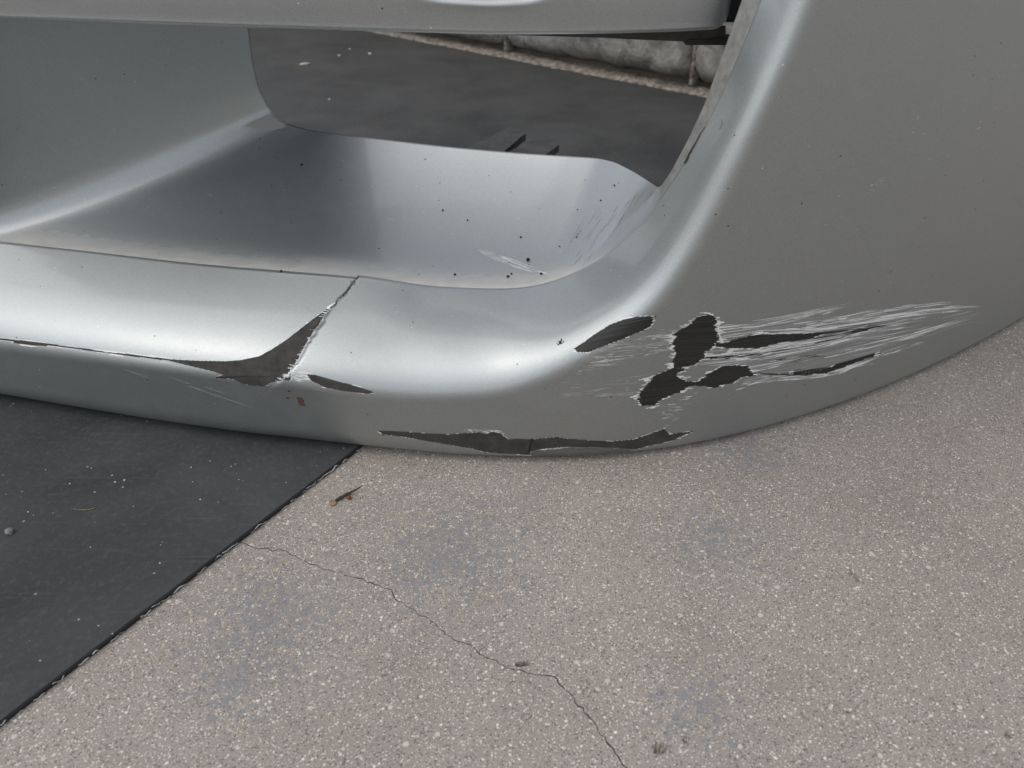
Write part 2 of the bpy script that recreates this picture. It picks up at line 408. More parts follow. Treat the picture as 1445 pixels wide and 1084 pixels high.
# ------------------------------------------------------------------ stone wall
wall = empty('stone_wall', (W0[0], W0[1], 0))
tag(wall, 'low wall of grey stone blocks with crumbling mortar foot behind the mat', 'wall')
wn = np.array([wd[1], -wd[0]]);  wn = wn if wn[1] < 0 else -wn           # towards the camera
def wpt(s, off, z): p = W0 + wd * s + wn * off; return (p[0] - W0[0], p[1] - W0[1], z)
def along(px, py): return float(np.dot(ground(px, py)[:2] - W0, wd))
sj = [along(686, 87), along(951, 139)]
blk = sj[1] - sj[0]
def rough_block(s0, s1, z0, z1, off, seed):
    bm = bmesh.new(); nx, nz = max(6, int((s1 - s0) / .022)), max(4, int((z1 - z0) / .018)); g = []
    for i in range(nx + 1):
        row = []
        for j in range(nz + 1):
            a, b = i / nx, j / nz
            ed_ = min(a * (s1 - s0), (1 - a) * (s1 - s0), b * (z1 - z0), (1 - b) * (z1 - z0))
            rnd = .014 * (1 - min(1, ed_ / .016)) ** 2 + (.045 * max(0, 1 - b * (z1 - z0) / .034) ** 1.1 if z0 < .1 else 0)
            nzv = noise.fractal((s0 * 9 + a * (s1 - s0) * 16, z0 * 9 + b * (z1 - z0) * 16, seed), 1, 2, 4) * .009
            jit = .010 * noise.noise((a * 9, b * 9, seed + 5))
            row.append(bm.verts.new(wpt(s0 + a * (s1 - s0) + (jit if ed_ < .001 else 0), off - rnd + nzv, z0 + b * (z1 - z0) + (jit if ed_ < .001 else 0))))
        g.append(row)
    for i in range(nx):
        for j in range(nz): bm.faces.new((g[i][j], g[i + 1][j], g[i + 1][j + 1], g[i][j + 1]))
    bd = [g[i][0] for i in range(nx + 1)] + [g[nx][j] for j in range(1, nz + 1)] + [g[i][nz] for i in range(nx - 1, -1, -1)] + [g[0][j] for j in range(nz - 1, 0, -1)]
    bk = [bm.verts.new(vv_.co - Vector((wn[0], wn[1], 0)) * .07) for vv_ in bd]
    for i in range(len(bd)):
        j = (i + 1) % len(bd); bm.faces.new((bd[j], bd[i], bk[i], bk[j]))
    bmesh.ops.recalc_face_normals(bm, faces=bm.faces)
    return bm_obj('stone_block', bm, M['stone'], wall)
zc_ = [.018, .240, .43]
for r_, z0 in enumerate(zc_):
    for k in range(-3, 3):
        s0 = sj[0] + blk * k + (blk * .5 if r_ % 2 else 0)
        rough_block(s0 + .009, s0 + blk - .009, z0, z0 + (.208 if r_ == 0 else .175), .0 + .004 * ((k * 7 + r_) % 3), k * 3.1 + r_ * 17)
bm = bmesh.new()
S0, S1 = sj[0] - 3 * blk, sj[1] + 2.4 * blk
for a, b in (((S0, -.055, 0), (S1, -.20, .63)),):
    vs8 = [bm.verts.new(wpt(s_, o_, z_)) for s_ in (a[0], b[0]) for o_ in (a[1], b[1]) for z_ in (a[2], b[2])]
    for q in ((0, 1, 3, 2), (4, 6, 7, 5), (0, 4, 5, 1), (2, 3, 7, 6), (1, 5, 7, 3), (0, 2, 6, 4)): bm.faces.new([vs8[i] for i in q])
bmesh.ops.recalc_face_normals(bm, faces=bm.faces)
bm_obj('mortar_core', bm, M['groove'], wall, smooth=False)
# crumbling mortar foot along the bottom and mortar in each visible upright joint
def bead(name, fn, n, prof, seed, amp=None):
    vs, fs = [], []; m = len(prof)
    for i in range(n + 1):
        for j, (o_, z_) in enumerate(prof):
            k = noise.fractal((i * 1.3, j * .9, seed), .5, 2, 5) * (.009 if amp is None else amp)
            k2 = noise.fractal((i * 1.3, j * .9, seed + 9), .5, 2, 5) * (.0055 if amp is None else amp)
            vs.append(fn(i / n, o_ + k, max(.0, z_ + (k2 if 0 < j else 0))))
    for i in range(n):
        for j in range(m - 1): fs.append((i * m + j, (i + 1) * m + j, (i + 1) * m + j + 1, i * m + j + 1))
    return mesh_obj(name, vs, fs, M['mortar'], wall)
bead('mortar_foot', lambda t, o_, z_: wpt(S0 + (S1 - S0) * t, o_, z_), 420, [(.026, 0), (.024, .004), (.018, .008), (.004, .010), (-.015, .010), (-.056, .010)], 4.0)
for k in range(-2, 3):
    s0 = sj[0] + blk * k
    bead('mortar_joint', lambda t, o_, z_: wpt(s0 - .012 + z_, o_ - .012, .02 + .2 * t), 40, [(-.03, .004), (.0, .007), (.003, .012), (.0, .017), (-.03, .02)], k * 2.0 + 1, .0025)

# ------------------------------------------------------------------ bumper
bumper = empty('damaged_bumper', (0.03, .6, 0))
tag(bumper, 'scraped and cracked silver car bumper corner with a large open intake, on mat and concrete', 'car bumper')
BO = np.array([0.03, .6, 0])
def part(name, verts, faces, mat, parent=bumper, smooth=True):
    return mesh_obj(name, np.asarray(verts) - BO, faces, mat, parent, smooth)

# plan curve of the outer skin, from where its foot stands on the mat and the slab
foot = np.array([(-100, 539), (0, 556), (100, 573), (200, 590), (300, 604), (400, 617), (500, 628), (560, 634), (640, 641), (700, 644.5), (745, 645.5), (800, 645), (870, 642),
                 (940, 634), (1000, 623), (1060, 609), (1130, 588), (1200, 565), (1280, 532), (1360, 494), (1445, 448)], float)
zs = .0125 - .0070 * sstep(430, 600, foot[:, 0])
fp = np.array([ground(a, b, z) for (a, b), z in zip(foot, zs)])
RF = lambda X: .034 - .020 * sstep(-.30, .1, X)
gx, gy = fp[:, 0], fp[:, 1] - .36 * RF(fp[:, 0])
ext_l = [(-1.6, gy[0] + .30), (-1.05, gy[0] + .085)]
sl_r = (gy[-1] - gy[-3]) / (gx[-1] - gx[-3])
ext_r = [(gx[-1] + .25, gy[-1] + .25 * (sl_r + .12)), (gx[-1] + .6, gy[-1] + .25 * (sl_r + .12) + .35 * (sl_r + .45))]
KX = np.array([a for a, b in ext_l] + list(gx) + [a for a, b in ext_r]); KY = np.array([b for a, b in ext_l] + list(gy) + [b for a, b in ext_r])
tx = np.linspace(KX[0], KX[-1], 1200)
ty = smooth1(np.interp(tx, KX, KY), 900)
G = lambda X: np.interp(X, tx, ty)
ZC = lambda X: (.0125 - .0070 * sstep(-.2, -.07, X)) + .77 * RF(X)
LEAN = lambda X, Z: .09 - .02 * sstep(.1, .5, X)
def Yf(X, Z): return G(X) - LEAN(X, Z) * (Z - ZC(X))
def on_skin(px, py, off=0.0):
    x, dy, dz = ray(px, py); Y = np.full(np.shape(x), .62)
    for _ in range(60):
        t = Y / dy; Y = .5 * Y + .5 * (Yf(t * x, CAM_H + t * dz) + off)
    t = Y / dy
    return np.stack([t * x, t * dy, CAM_H + t * dz], -1)

#        F (fold start)   R (fold corner)   E (opening edge)  foot px / (X,Z)     E set-back
KN = [((-420, 420), (-420, 385), (-420, 292), (-420, 0), .100),
      ((-100, 482), (-100, 450), (-100, 329), (-100, 0), .105),
      ((0, 497), (0, 466), (0, 341), (0, 0), .107),
      ((150, 516), (150, 488), (130, 355), (150, 0), .108),
      ((300, 536), (300, 509), (270, 371), (300, 0), .108),
      ((430, 552), (430, 524), (400, 382), (420, 0), .108),
      ((560, 567), (560, 537), (503, 390), (540, 0), .108),
      ((640, 568), (640, 538), (580, 399), (610, 0), .107),
      ((720, 560), (712, 530), (660, 406), (680, 0), .106),
      ((795, 532), (782, 503), (740, 405), (750, 0), .103),
      ((856, 500), (842, 470), (800, 389), (830, 0), .097),
      ((907, 464), (890, 437), (850, 363), (920, 0), .088),
      ((950, 420), (930, 396), (894, 326), (1020, 0), .078),
      ((988, 362), (967, 344), (925, 290), (1130, 0), .068),
      ((1023, 298), (1001, 284), (953, 250), (1250, 0), .060),
      ((1057, 228), (1034, 217), (981, 203), (1360, 0), .054),
      ((1092, 152), (1068, 145), (1010, 150), (1445, 0), .050),
      ((1126, 76), (1101, 72), (1043, 76), None, .048),
      ((1157, 0), (1131, 0), (1074, 0), None, .046),
      ((1186, -80), (1160, -82), (1104, -80), None, .044),
      ((1214, -165), (1188, -165), (1133, -160), None, .042)]
far_b = {17: (.86, None), 18: (1.08, .12), 19: (1.08, .42), 20: (.95, .64)}
K = len(KN); NU = 760
tk = np.arange(K); u = np.linspace(0, K - 1, NU)
Fp = spline(tk, [k[0] for k in KN], u); Rp = spline(tk, [k[1] for k in KN], u); Ep = spline(tk, [k[2] for k in KN], u)
dE = spline(tk, [k[4] for k in KN], u)
bx, bz = [], []
for i, k in enumerate(KN):
    if k[3] is not None:
        a = k[3][0]; b = np.interp(a, foot[:, 0], foot[:, 1]) if a >= -100 else 539 + (a + 100) * .16
        X = float(ground(a, b, .008)[0]); bx.append(X); bz.append(float(ZC(X)))
    else:
        X, Z = far_b[i]; bx.append(X); bz.append(float(ZC(X)) if Z is None else Z)
bX = np.interp(u, tk, bx); bZ = np.interp(u, tk, bz)
smooth1(bX, 60); smooth1(bZ, 30)
F3 = on_skin(Fp[:, 0], Fp[:, 1]); R3 = on_skin(Rp[:, 0], Rp[:, 1]); E3 = np.array([on_skin(a, b, d) for (a, b), d in zip(Ep, dE)])
for A_ in (F3, R3, E3): smooth1(A_, 6)

rows = []
NA, NF, NB = 10, 96, 64
for a in np.linspace(R(105), 0, NA, endpoint=False):        # rolled-under foot
    r = RF(bX); X = bX; Z = bZ - r * math.sin(a)
    rows.append(np.stack([X, Yf(X, bZ) + r * (1 - math.cos(a)), Z], 1))
for t in np.linspace(0, 1, NF, endpoint=False):
    tt = t
    X = bX + (F3[:, 0] - bX) * tt; Z = bZ + (F3[:, 2] - bZ) * tt
    rows.append(np.stack([X, Yf(X, Z), Z], 1))
for t in np.linspace(0, 1, NB):                              # fold and sloping face up to the opening
    M1 = R3 + (E3 - R3) * .34
    rows.append(F3 * (1 - t) ** 3 + 3 * R3 * t * (1 - t) ** 2 + 3 * M1 * t * t * (1 - t) + E3 * t ** 3)
S = np.array(rows)                                           # rows x NU x 3
def grid_normals(S):
    du = np.gradient(S, axis=1); dv = np.gradient(S, axis=0); n_ = np.cross(du, dv)
    return n_ / np.maximum(np.linalg.norm(n_, axis=-1, keepdims=True), 1e-9)
NRM = grid_normals(S)
if NRM[NA + 40, NU // 3, 1] > 0: NRM = -NRM
# dent beside the crack, small waviness of the moulded skin
crk = jag([(506, 388), (500, 398), (487, 414), (470, 433), (452, 462), (436, 486), (424, 508), (410, 523)], 5, .7, 2)
PX = to_px(S)
seg_a, seg_b = crk[:-1], crk[1:]
D = np.full(PX.shape[:2], 1e9); SG = np.ones(PX.shape[:2])
for a, b in zip(seg_a, seg_b):
    d = b - a; L2 = (d ** 2).sum(); t = np.clip(((PX - a) @ d) / L2, 0, 1); q = a + t[..., None] * d
    dist = np.linalg.norm(PX - q, axis=-1); sg = np.sign(d[0] * (PX[..., 1] - a[1]) - d[1] * (PX[..., 0] - a[0]))
    m = dist < D; D[m] = dist[m]; SG[m] = sg[m]
right = SG < 0
if PX[NA + NF + 30][:, 0].size and right[NA + NF + 30, np.argmin(abs(PX[NA + NF + 30, :, 0] - 300))]: right = ~right
fade = sstep(560, 520, PX[..., 1])
up = sstep(530, 400, PX[..., 1])
disp = np.where(right, .0022 * np.exp(-(D / 75) ** 1.5) - .0016 * np.exp(-((D - 95) / 45) ** 2) * up, -.0008 * np.exp(-(D / 60) ** 1.5)) * fade
wav = np.array([[noise.noise((p[0] * 5, p[1] * 5, p[2] * 8)) for p in row[::8]] for row in S[::8]])
iu = np.arange(NU) / 8.0; iv = np.arange(S.shape[0]) / 8.0
wav = np.array([np.interp(iu, np.arange(wav.shape[1]), r_) for r_ in wav]); wav = np.array([np.interp(iv, np.arange(wav.shape[0]), c_) for c_ in wav.T]).T
S = S + NRM * (disp + .0003 * wav)[..., None]
E3 = S[-1].copy()

def grid_mesh(S, flip=False):
    nr, nc = S.shape[:2]; I = np.arange(nr * nc).reshape(nr, nc)
    q = np.stack([I[:-1, :-1], I[:-1, 1:], I[1:, 1:], I[1:, :-1]], -1).reshape(-1, 4)
    return S.reshape(-1, 3), (q[:, ::-1] if flip else q)
Nf = grid_normals(S); flip_f = Nf[NA + 40, NU // 3, 1] > 0
fv, ff = grid_mesh(S, flip_f)
skin = part('outer_skin', fv, ff.tolist(), M['paint'])
md = skin.modifiers.new('thickness', 'SOLIDIFY'); md.thickness = .0028; md.offset = -1

# intake duct: slanted side wall, floor and right-hand return, from the opening edge to the trimmed rear edge
#      s, front px or skin parameter, front Y, rear px, rear Y, sag
IK = [(0, (-78, -160), .715, (330, -160), .866, 0), (1, (-75, -50), .733, (345, -50), .883, 0), (2, (-72, 60), .753, (351, 40), .897, 0), (3, (-69, 160), .769, (357, 88), .905, 0),
      (4, (-62, 238), .776, (366, 126), .910, -.001), (5, (-48, 298), .781, (381, 156), .912, -.005), (6, (-20, 337), .775, (402, 174), .908, -.013), (7, 2.3, None, (438, 184), .905, -.022),
      (8, 3, None, (490, 191), .90, -.030), (9, 4, None, (560, 199), .895, -.034), (10, 5, None, (625, 206.5), .89, -.034), (11, 6, None, (690, 212.5), .88, -.034), (12, 7, None, (740, 216.5), .87, -.032),
      (13, 8, None, (795, 220), .855, -.028), (14, 9, None, (842, 223), .83, -.022), (15, 10, None, (868, 229), .80, -.016), (16, 11, None, (895, 243), .765, -.011), (17, 12, None, (917, 257), .72, -.006),
      (18, 13, None, (930, 266), .685, -.003), (19, 14, None, (944, 247), None, 0), (20, 15, None, (968, 203), None, 0), (21, 16, None, (993, 150), None, 0), (22, 17, None, (1020, 76), None, 0),
      (23, 18, None, (1047, 0), None, 0), (24, 19, None, (1074, -80), None, 0), (25, 20, None, (1101, -160), None, 0)]
sk = [k[0] for k in IK]; NS = 900; ss = np.linspace(0, 25, NS)
uu = np.interp(ss, [k[0] for k in IK if k[2] is None], [k[1] for k in IK if k[2] is None])
frontE = np.stack([np.interp(uu, u, E3[:, c]) for c in range(3)], 1)
fl_ = [k for k in IK if k[2] is not None]
e7 = to_px(np.array([[np.interp(2.3, u, E3[:, c]) for c in range(3)]]))[0]; e7Y = np.interp(2.3, u, E3[:, 1])
fs_ = [k[0] for k in fl_] + [7]; fpx = spline(fs_, [k[1] for k in fl_] + [tuple(e7)], np.minimum(ss, 7)); fY = spline(fs_, [k[2] for k in fl_] + [e7Y], np.minimum(ss, 7))
FD = np.where((ss < 7)[:, None], at(fpx[:, 0], fpx[:, 1], fY), frontE)
FDE = FD.copy(); FD = FD.copy(); smooth1(FD[int(NS * 8.5 / 25):int(NS * 14 / 25)], 900)
smooth1(FD[:int(NS * 7.6 / 25)], 150)
ib = np.stack([np.interp(ss, sk, [k[3][c] for k in IK]) for c in (0, 1)], 1); dip = np.interp(ss, sk, [k[5] for k in IK])
rk = [k for k in IK if k[4] is not None]
iY = np.interp(ss, [k[0] for k in rk], [k[4] for k in rk])
smooth1(ib, 90); smooth1(iY, 90); smooth1(dip, 150)
dp = sstep(17.6, 19.2, ss)
B3 = at(ib[:, 0], ib[:, 1], (1 - dp) * iY + dp * (FD[:, 1] + .016))      # the pillar return is a real 16 mm deep
rows = []
NI = 110
for t in np.linspace(0, 1, NI):
    d = B3 - FD; dz = np.stack([0 * dip, 0 * dip, dip], 1)
    P1 = FD + d * .28 + dz; P2 = FD + d * .74 + dz * .75
    rows.append(FD * (1 - t) ** 3 + 3 * P1 * t * (1 - t) ** 2 + 3 * P2 * t * t * (1 - t) + B3 * t ** 3 + (FDE - FD) * (ss > 7.6)[:, None] * math.exp(-(t / .025) ** 2))
SI = np.array(rows)
ni = grid_normals(SI); flip_i = ni[50, NS * 10 // 25, 2] < 0
iv_, if_ = grid_mesh(SI, flip_i)
cs = int(NS * 18.2 / 25)
dv, df = grid_mesh(SI[:, :cs + 1], flip_i)
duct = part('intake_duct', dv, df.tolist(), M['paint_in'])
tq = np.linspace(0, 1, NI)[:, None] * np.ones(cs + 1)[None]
sheen_w = np.exp(-(tq / .16) ** 2) * sstep(5.6, 6.6, ss[:cs + 1])[None] * (1 - sstep(14.5, 17, ss[:cs + 1]))[None]  # pale front band, fading rearward, carries the painted sky reflection
at0 = duct.data.attributes.new('dust_sheen', 'FLOAT', 'POINT'); at0.data.foreach_set('value', (sheen_w * .85).ravel().astype(np.float32))
rv, rf = grid_mesh(SI[::6, cs:], flip_i)
rim = part('intake_rim', rv, rf.tolist(), M['grime'])
md = rim.modifiers.new('thickness', 'SOLIDIFY'); md.thickness = .0026; md.offset = -1
md = duct.modifiers.new('thickness', 'SOLIDIFY'); md.thickness = .0026; md.offset = -1

# unseen black panel added over the duct's left half to darken the floor's reflection
rx = np.linspace(-.56, -.20, 40)
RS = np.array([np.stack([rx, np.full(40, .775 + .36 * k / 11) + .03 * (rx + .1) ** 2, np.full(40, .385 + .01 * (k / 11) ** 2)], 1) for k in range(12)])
nr_ = grid_normals(RS); rv_, rf_ = grid_mesh(RS, nr_[5, 20, 2] > 0)
shade_o = part('shade_panel', rv_, rf_.tolist(), M['black'])
md = shade_o.modifiers.new('thickness', 'SOLIDIFY'); md.thickness = .003; md.offset = -1

# cheek panel left of the intake, standing on the lip
cl = np.linspace(-420, -46, 60); ce = np.stack([np.interp(cl, Ep[:, 0], E3[:, c]) for c in range(3)], 1)
edge_z = np.linspace(0, 1, 30); wl = np.array([FD[np.argmin(abs(FD[:int(NS * 6 / 25), 2] - (.17 + z * .28)))] for z in edge_z])
CH = np.array([np.stack([ce[:, 0], ce[:, 1] + (wl[k, 1] - ce[-1, 1]) * np.linspace(0, 1, 60), ce[:, 2] + z * .30], 1) for k, z in enumerate(edge_z)])
nc_ = grid_normals(CH); cv_, cf_ = grid_mesh(CH, nc_[15, 30, 1] > 0)
part('cheek_panel', cv_, cf_.tolist(), M['paint'])

# ------------------------------------------------------------------ crossbar over the intake
bar_px = np.array([(-420, 6), (-100, 20), (0, 25), (200, 32), (340, 37), (550, 43), (700, 47), (850, 46), (950, 43), (1010, 40), (1036, 38)], float)
q = np.linspace(-420, 1037, 300); by = smooth1(np.interp(q, bar_px[:, 0], bar_px[:, 1]), 30)
def bar_depth(px, py):
    Y = np.full_like(px, .7)
    for _ in range(40):
        P = at(px, py, Y); Y = .5 * Y + .5 * (G(P[:, 0]) + .075 - .02 * sstep(.05, .25, P[:, 0]))
    return Y
bY = bar_depth(q, by); base = at(q, by, bY)
prof = [(.060, .004), (.030, -.001), (.010, -.0022), (.004, -.0016), (.0012, .0002), (.0006, .0022), (.0002, .006), (-.0010, .014), (-.0022, .022), (-.0024, .0275), (.000, .0320), (.010, .036), (.035, .038), (.060, .038)]
und = np.interp(q, [-420, 40, 80, 120, 560, 620, 690, 750, 800, 1037], [.003, .003, -.0085, .003, .002, -.0075, -.0092, -.0075, .0035, .006])
smooth1(und, 8)
tt_ = np.linspace(0, len(prof) - 1, 60); prs = np.stack([spline(np.arange(len(prof)), [p[c] for p in prof], tt_) for c in (0, 1)], 1)
SB = np.zeros((60, 300, 3)); endr = np.clip((q - 1008) / 29, 0, 1)
for k, (dy_, dz_) in enumerate(prs):
    top = sstep(.012, .034, dz_)
    lift = .014 * (1 - np.sqrt(np.maximum(0, 1 - endr ** 2))) * (1 - sstep(.0, .03, dz_))
    back = .030 * (1 - np.sqrt(np.maximum(0, 1 - endr ** 2))) * (1 if dy_ < .03 else 0)
    SB[k] = base + np.stack([0 * q, dy_ + back, dz_ + und * top + lift], 1)
nb = grid_normals(SB); bv, bf = grid_mesh(SB, nb[30, 150, 1] > 0)
bar = part('crossbar', bv, bf.tolist(), M['paint'])
cap = SB[:, -1]; part('bar_end', list(cap), [tuple(range(60))], M['black'], bar, smooth=False)
# dark lip under the right half of the bar and a black box added for the shadow gap at its end
ql = np.linspace(545, 1024, 90)
low = np.interp(ql, [545, 700, 850, 910, 960, 1024], [43.5, 49, 53.5, 56.5, 58.5, 57.5]); upp = np.interp(q, q, by)
upl = np.interp(ql, q, by) - 3
Yl = np.interp(ql, q, bY)
SLp = np.array([at(ql, upl + (low - upl) * t, Yl + .010 + .012 * t) for t in np.linspace(0, 1, 8)] + [at(ql, low - 1.0, Yl + .035), at(ql, low - 6, Yl + .07)])
nl = grid_normals(SLp); lv, lf = grid_mesh(SLp, nl[3, 40, 1] > 0)
part('bar_underside', lv, lf.tolist(), M['plastic_g'], bar)
def box_part(name, c0, c1, mat, parent=bumper, bev=.002):
    bm = bmesh.new(); bmesh.ops.create_cube(bm, size=1)
    for vt in bm.verts:
        vt.co = Vector([c0[i] + (c1[i] - c0[i]) * (vt.co[i] + .5) - BO[i] for i in range(3)])
    if bev: bmesh.ops.bevel(bm, geom=bm.edges[:], offset=bev, segments=2, affect='EDGES')
    return bm_obj(name, bm, mat, parent, smooth=False)
pk = at(1018, 20, .70); 
box_part('gap_shade_box', (pk[0] - .035, .685, pk[2] - .004), (pk[0] + .075, .74, pk[2] + .10), M['black'])  # added black box, stands in for the shade between bar end and rim
pk2 = at(985, 50, .70)
box_part('bar_clip', (pk2[0] - .016, .672, pk2[2] - .0025), (pk2[0] + .024, .69, pk2[2] + .003), M['black'], bev=.001)

# two black mounting tabs rising behind the duct floor
def tab(pts_px, Y0, Y1, thick):
    top = np.array([ground(a, b, Y0) + np.array([0, 0, Y1 * t]) for a, b, t in pts_px]); n_ = len(top)
    c = top.mean(0); nrm_ = np.array([0, 0, 1.0])
    if nrm_[2] < 0: nrm_ = -nrm_
    bot = top - nrm_ * thick
    vs = list(top) + list(bot); fs = [tuple(range(n_)), tuple(range(2 * n_ - 1, n_ - 1, -1))] + [(i, n_ + i, n_ + (i + 1) % n_, (i + 1) % n_) for i in range(n_)]
    return part('mounting_tab', vs, fs, M['rubtab'], smooth=False)
M['rubtab'] = mat_plain('tab_rubber', (.018, .018, .018), (.06, .058, .054), 60, .6, .4, .001)
tab([(650, 212, 0), (690, 194, .6), (708, 184, .9), (718, 180, 1), (732, 181, 1), (742, 188, 1), (734, 194, .9), (724, 203, .7), (706, 218, 0)], .200, .0, .009)
tab([(706, 218, 0), (738, 205, .5), (755, 196, .9), (768, 194, 1), (782, 197, 1), (789, 204, 1), (780, 211, .8), (770, 218, .5), (756, 226, 0)], .196, .0, .009)

# ------------------------------------------------------------------ damage that follows the skin
allv = [Vector(p) for p in fv] + [Vector(p) for p in iv_]
off = len(fv); allf = ff.tolist() + (if_ + off).tolist()
bvh = BVHTree.FromPolygons(allv, allf)
O = Vector((0, 0, CAM_H))
def hit(px, py, lift):
    x, dy, dz = ray(px, py); d = Vector((float(x), float(dy), float(dz))).normalized()
    loc, nr, idx, ds = bvh.ray_cast(O, d)
    if loc is None: return None
    if nr.dot(d) > 0: nr = -nr
    return loc + nr * lift
class Strips:
    def __init__(s): s.v, s.f = [], []
    def quad_run(s, a, b, hw0, hw1, lift, step=6.0, tilt=0.0):
        """ribbon from pixel a to pixel b with half-widths, draped on the skin"""
        a = np.array(a, float); b = np.array(b, float); d = b - a; L = np.linalg.norm(d)
        if L < .2: return
        nn_ = np.array([-d[1], d[0]]) / L; k = max(1, int(L / step)); prev = None
        for i in range(k + 1):
            t = i / k; p = a + d * t; w_ = hw0 + (hw1 - hw0) * t
            A_ = hit(*(p + nn_ * w_), lift + max(0, tilt)); B_ = hit(*(p - nn_ * w_), lift + max(0, -tilt))
            if A_ is None or B_ is None: prev = None; continue
            i0 = len(s.v); s.v += [A_, B_]
            if prev is not None: s.f.append((prev, prev + 1, i0 + 1, i0))
            prev = i0
    def fill(s, poly, ang, row, jit, lift, rng, grow=0.0, step=7.0, holes=0.0, tilt=0.0):
        """fill a pixel polygon by hair-thin rows along direction ang, with ragged ends"""
        P = np.array(poly, float); ca, sa = math.cos(ang), math.sin(ang)
        Q = np.stack([P[:, 0] * ca + P[:, 1] * sa, -P[:, 0] * sa + P[:, 1] * ca], 1)
        y = Q[:, 1].min() + row * .5 - grow * .6
        walk = [0.0, 0.0]
        while y < Q[:, 1].max() + grow * .6:
            yy = min(max(y, Q[:, 1].min() + .15), Q[:, 1].max() - .15); xs = []
            for (x0, y0), (x1, y1) in zip(Q, np.roll(Q, -1, 0)):
                if (y0 <= yy < y1) or (y1 <= yy < y0): xs.append(x0 + (yy - y0) / (y1 - y0) * (x1 - x0))
            xs.sort()
            for j in range(0, len(xs) - 1, 2):
                for w_ in (0, 1): walk[w_] = walk[w_] * .45 + rng.gauss(0, jit)
                ga, gb = (max(0.0, .75 + 1.8 * noise.noise((y * .17, j * 3.1, q_ + P[0][0]))) for q_ in (0.0, 40.0))
                a = xs[j] - grow * ga * rng.uniform(.2, 1.7) + walk[0] * .5; b = xs[j + 1] + grow * gb * rng.uniform(.2, 1.7) + walk[1] * .5
                if b - a < .4: continue
                if holes and rng.random() < holes: continue
                pa = (a * ca - y * sa, a * sa + y * ca); pb = (b * ca - y * sa, b * sa + y * ca)
                s.quad_run(pa, pb, row * .52, row * .52, lift, step, rng.uniform(-tilt, tilt))
            y += row
    def build(s, name, mat, label=None, kind=None, lift=None):
        if not s.v: return None
        o = part(name, [tuple(v_) for v_ in s.v], s.f, mat, bumper)
        if label: o['label'] = label
        if kind: o['kind'] = kind
        return o

rng = random.Random(33)
oval = [(810, 492), (813, 497), (830, 497), (850, 489), (880, 478), (905, 467), (918, 460), (922, 452), (918, 446), (900, 447), (880, 451), (862, 458), (845, 468), (828, 480)]
main = [(1001, 443.7), (1006, 446), (1011.5, 451.6), (1009.7, 462), (1010.6, 472.6), (1009.7, 483), (1002.7, 493.6), (994, 497), (993, 506), (978, 514.7), (967.7, 517.3), (955, 520), (950, 518), (952, 502),
        (954.5, 497), (951, 486.6), (950, 471), (962.4, 464.7), (973, 459.5), (976.4, 455), (985, 447)]
lower = [(952, 519), (932.6, 526), (920, 532), (913, 543), (900, 557), (901, 564), (906, 572.5), (923, 572.5), (931, 564), (950, 556), (960.6, 554), (973, 545), (987, 544.5), (1006, 547), (1015, 547), (1020, 543),
         (1034, 541), (1046.5, 532), (1066, 530.5), (1057, 523), (1055, 516.5), (1034, 515.5), (1020, 516.4), (1006, 523.4), (988.7, 535.7), (985, 539), (967.7, 538), (955, 532), (953.6, 527), (962, 522.6), (968, 519)]
strk = [(1008, 482), (1024, 485), (1031, 480.5), (1055, 475), (1073, 471.7), (1130, 471), (1161, 469), (1145, 477.6), (1099, 484), (1066, 492), (1024, 491), (1008, 488)]
strk2 = [(991, 505.5), (1032.5, 498), (1091, 495), (1082, 498.6), (1045, 504.8), (1010, 506.5)]
strk3 = [(1115.6, 526), (1161, 523), (1182, 513), (1215, 504), (1236, 498), (1232, 502.5), (1198.7, 515), (1165, 527), (1124, 529.5)]
strk4 = [(1188, 470.5), (1215, 464), (1238, 461), (1222, 466.5), (1195, 473)]
bott = [(533, 608), (570, 609), (603, 611.5), (633, 613), (663, 611), (676, 610), (686, 612.5), (696, 609), (706, 611.5), (716, 619.5), (748, 620), (786, 616.5), (802, 619), (832, 621.5), (865.5, 622.5), (895, 620), (919, 611.5),
        (937, 605), (945, 613), (978.5, 608), (948.6, 621.5), (895, 634), (859, 631.5), (796, 630.5), (762.5, 634), (749, 637), (747.6, 641.5), (706, 639.6), (683, 637.4), (666, 633), (620, 625), (570, 616.5), (540, 612.5)]
bott2 = [(750, 638), (763, 635.5), (796, 632), (859, 633), (893, 635.5), (870, 639.5), (820, 642.5), (780, 643.3), (750, 643)]
tear = [(240, 507), (273, 509), (317.5, 510), (340, 508.4), (366, 503), (384, 493), (406, 478.5), (428, 461), (446, 447.5), (461, 436.4), (473.6, 431), (459, 443), (446, 463), (432.6, 483), (421.6, 505), (409.4, 521.7), (410.5, 536),
        (384, 539.4), (373, 545), (355, 544), (337.4, 539.4), (328.6, 535), (304, 532.7), (315, 529), (300, 524), (258, 514), (240, 509.5)]
tear2 = [(432.6, 528), (446, 529.4), (472.5, 537), (506, 546), (529, 554), (517, 555.5), (483.6, 551.6), (457, 546), (439, 537)]
thin0 = [(-10, 476.5), (40, 481.5), (90, 488), (145, 495.5), (145, 497.5), (90, 490), (40, 484), (-10, 478.5)]
thin1 = [(16, 481), (40, 483), (70, 487.5), (66, 489), (40, 486.5), (18, 483.5)]
thin2 = [(143, 496.5), (180, 499.5), (240, 507), (242, 509.5), (200, 504.5), (160, 499.5)]
LF, LD = .00012, .00028
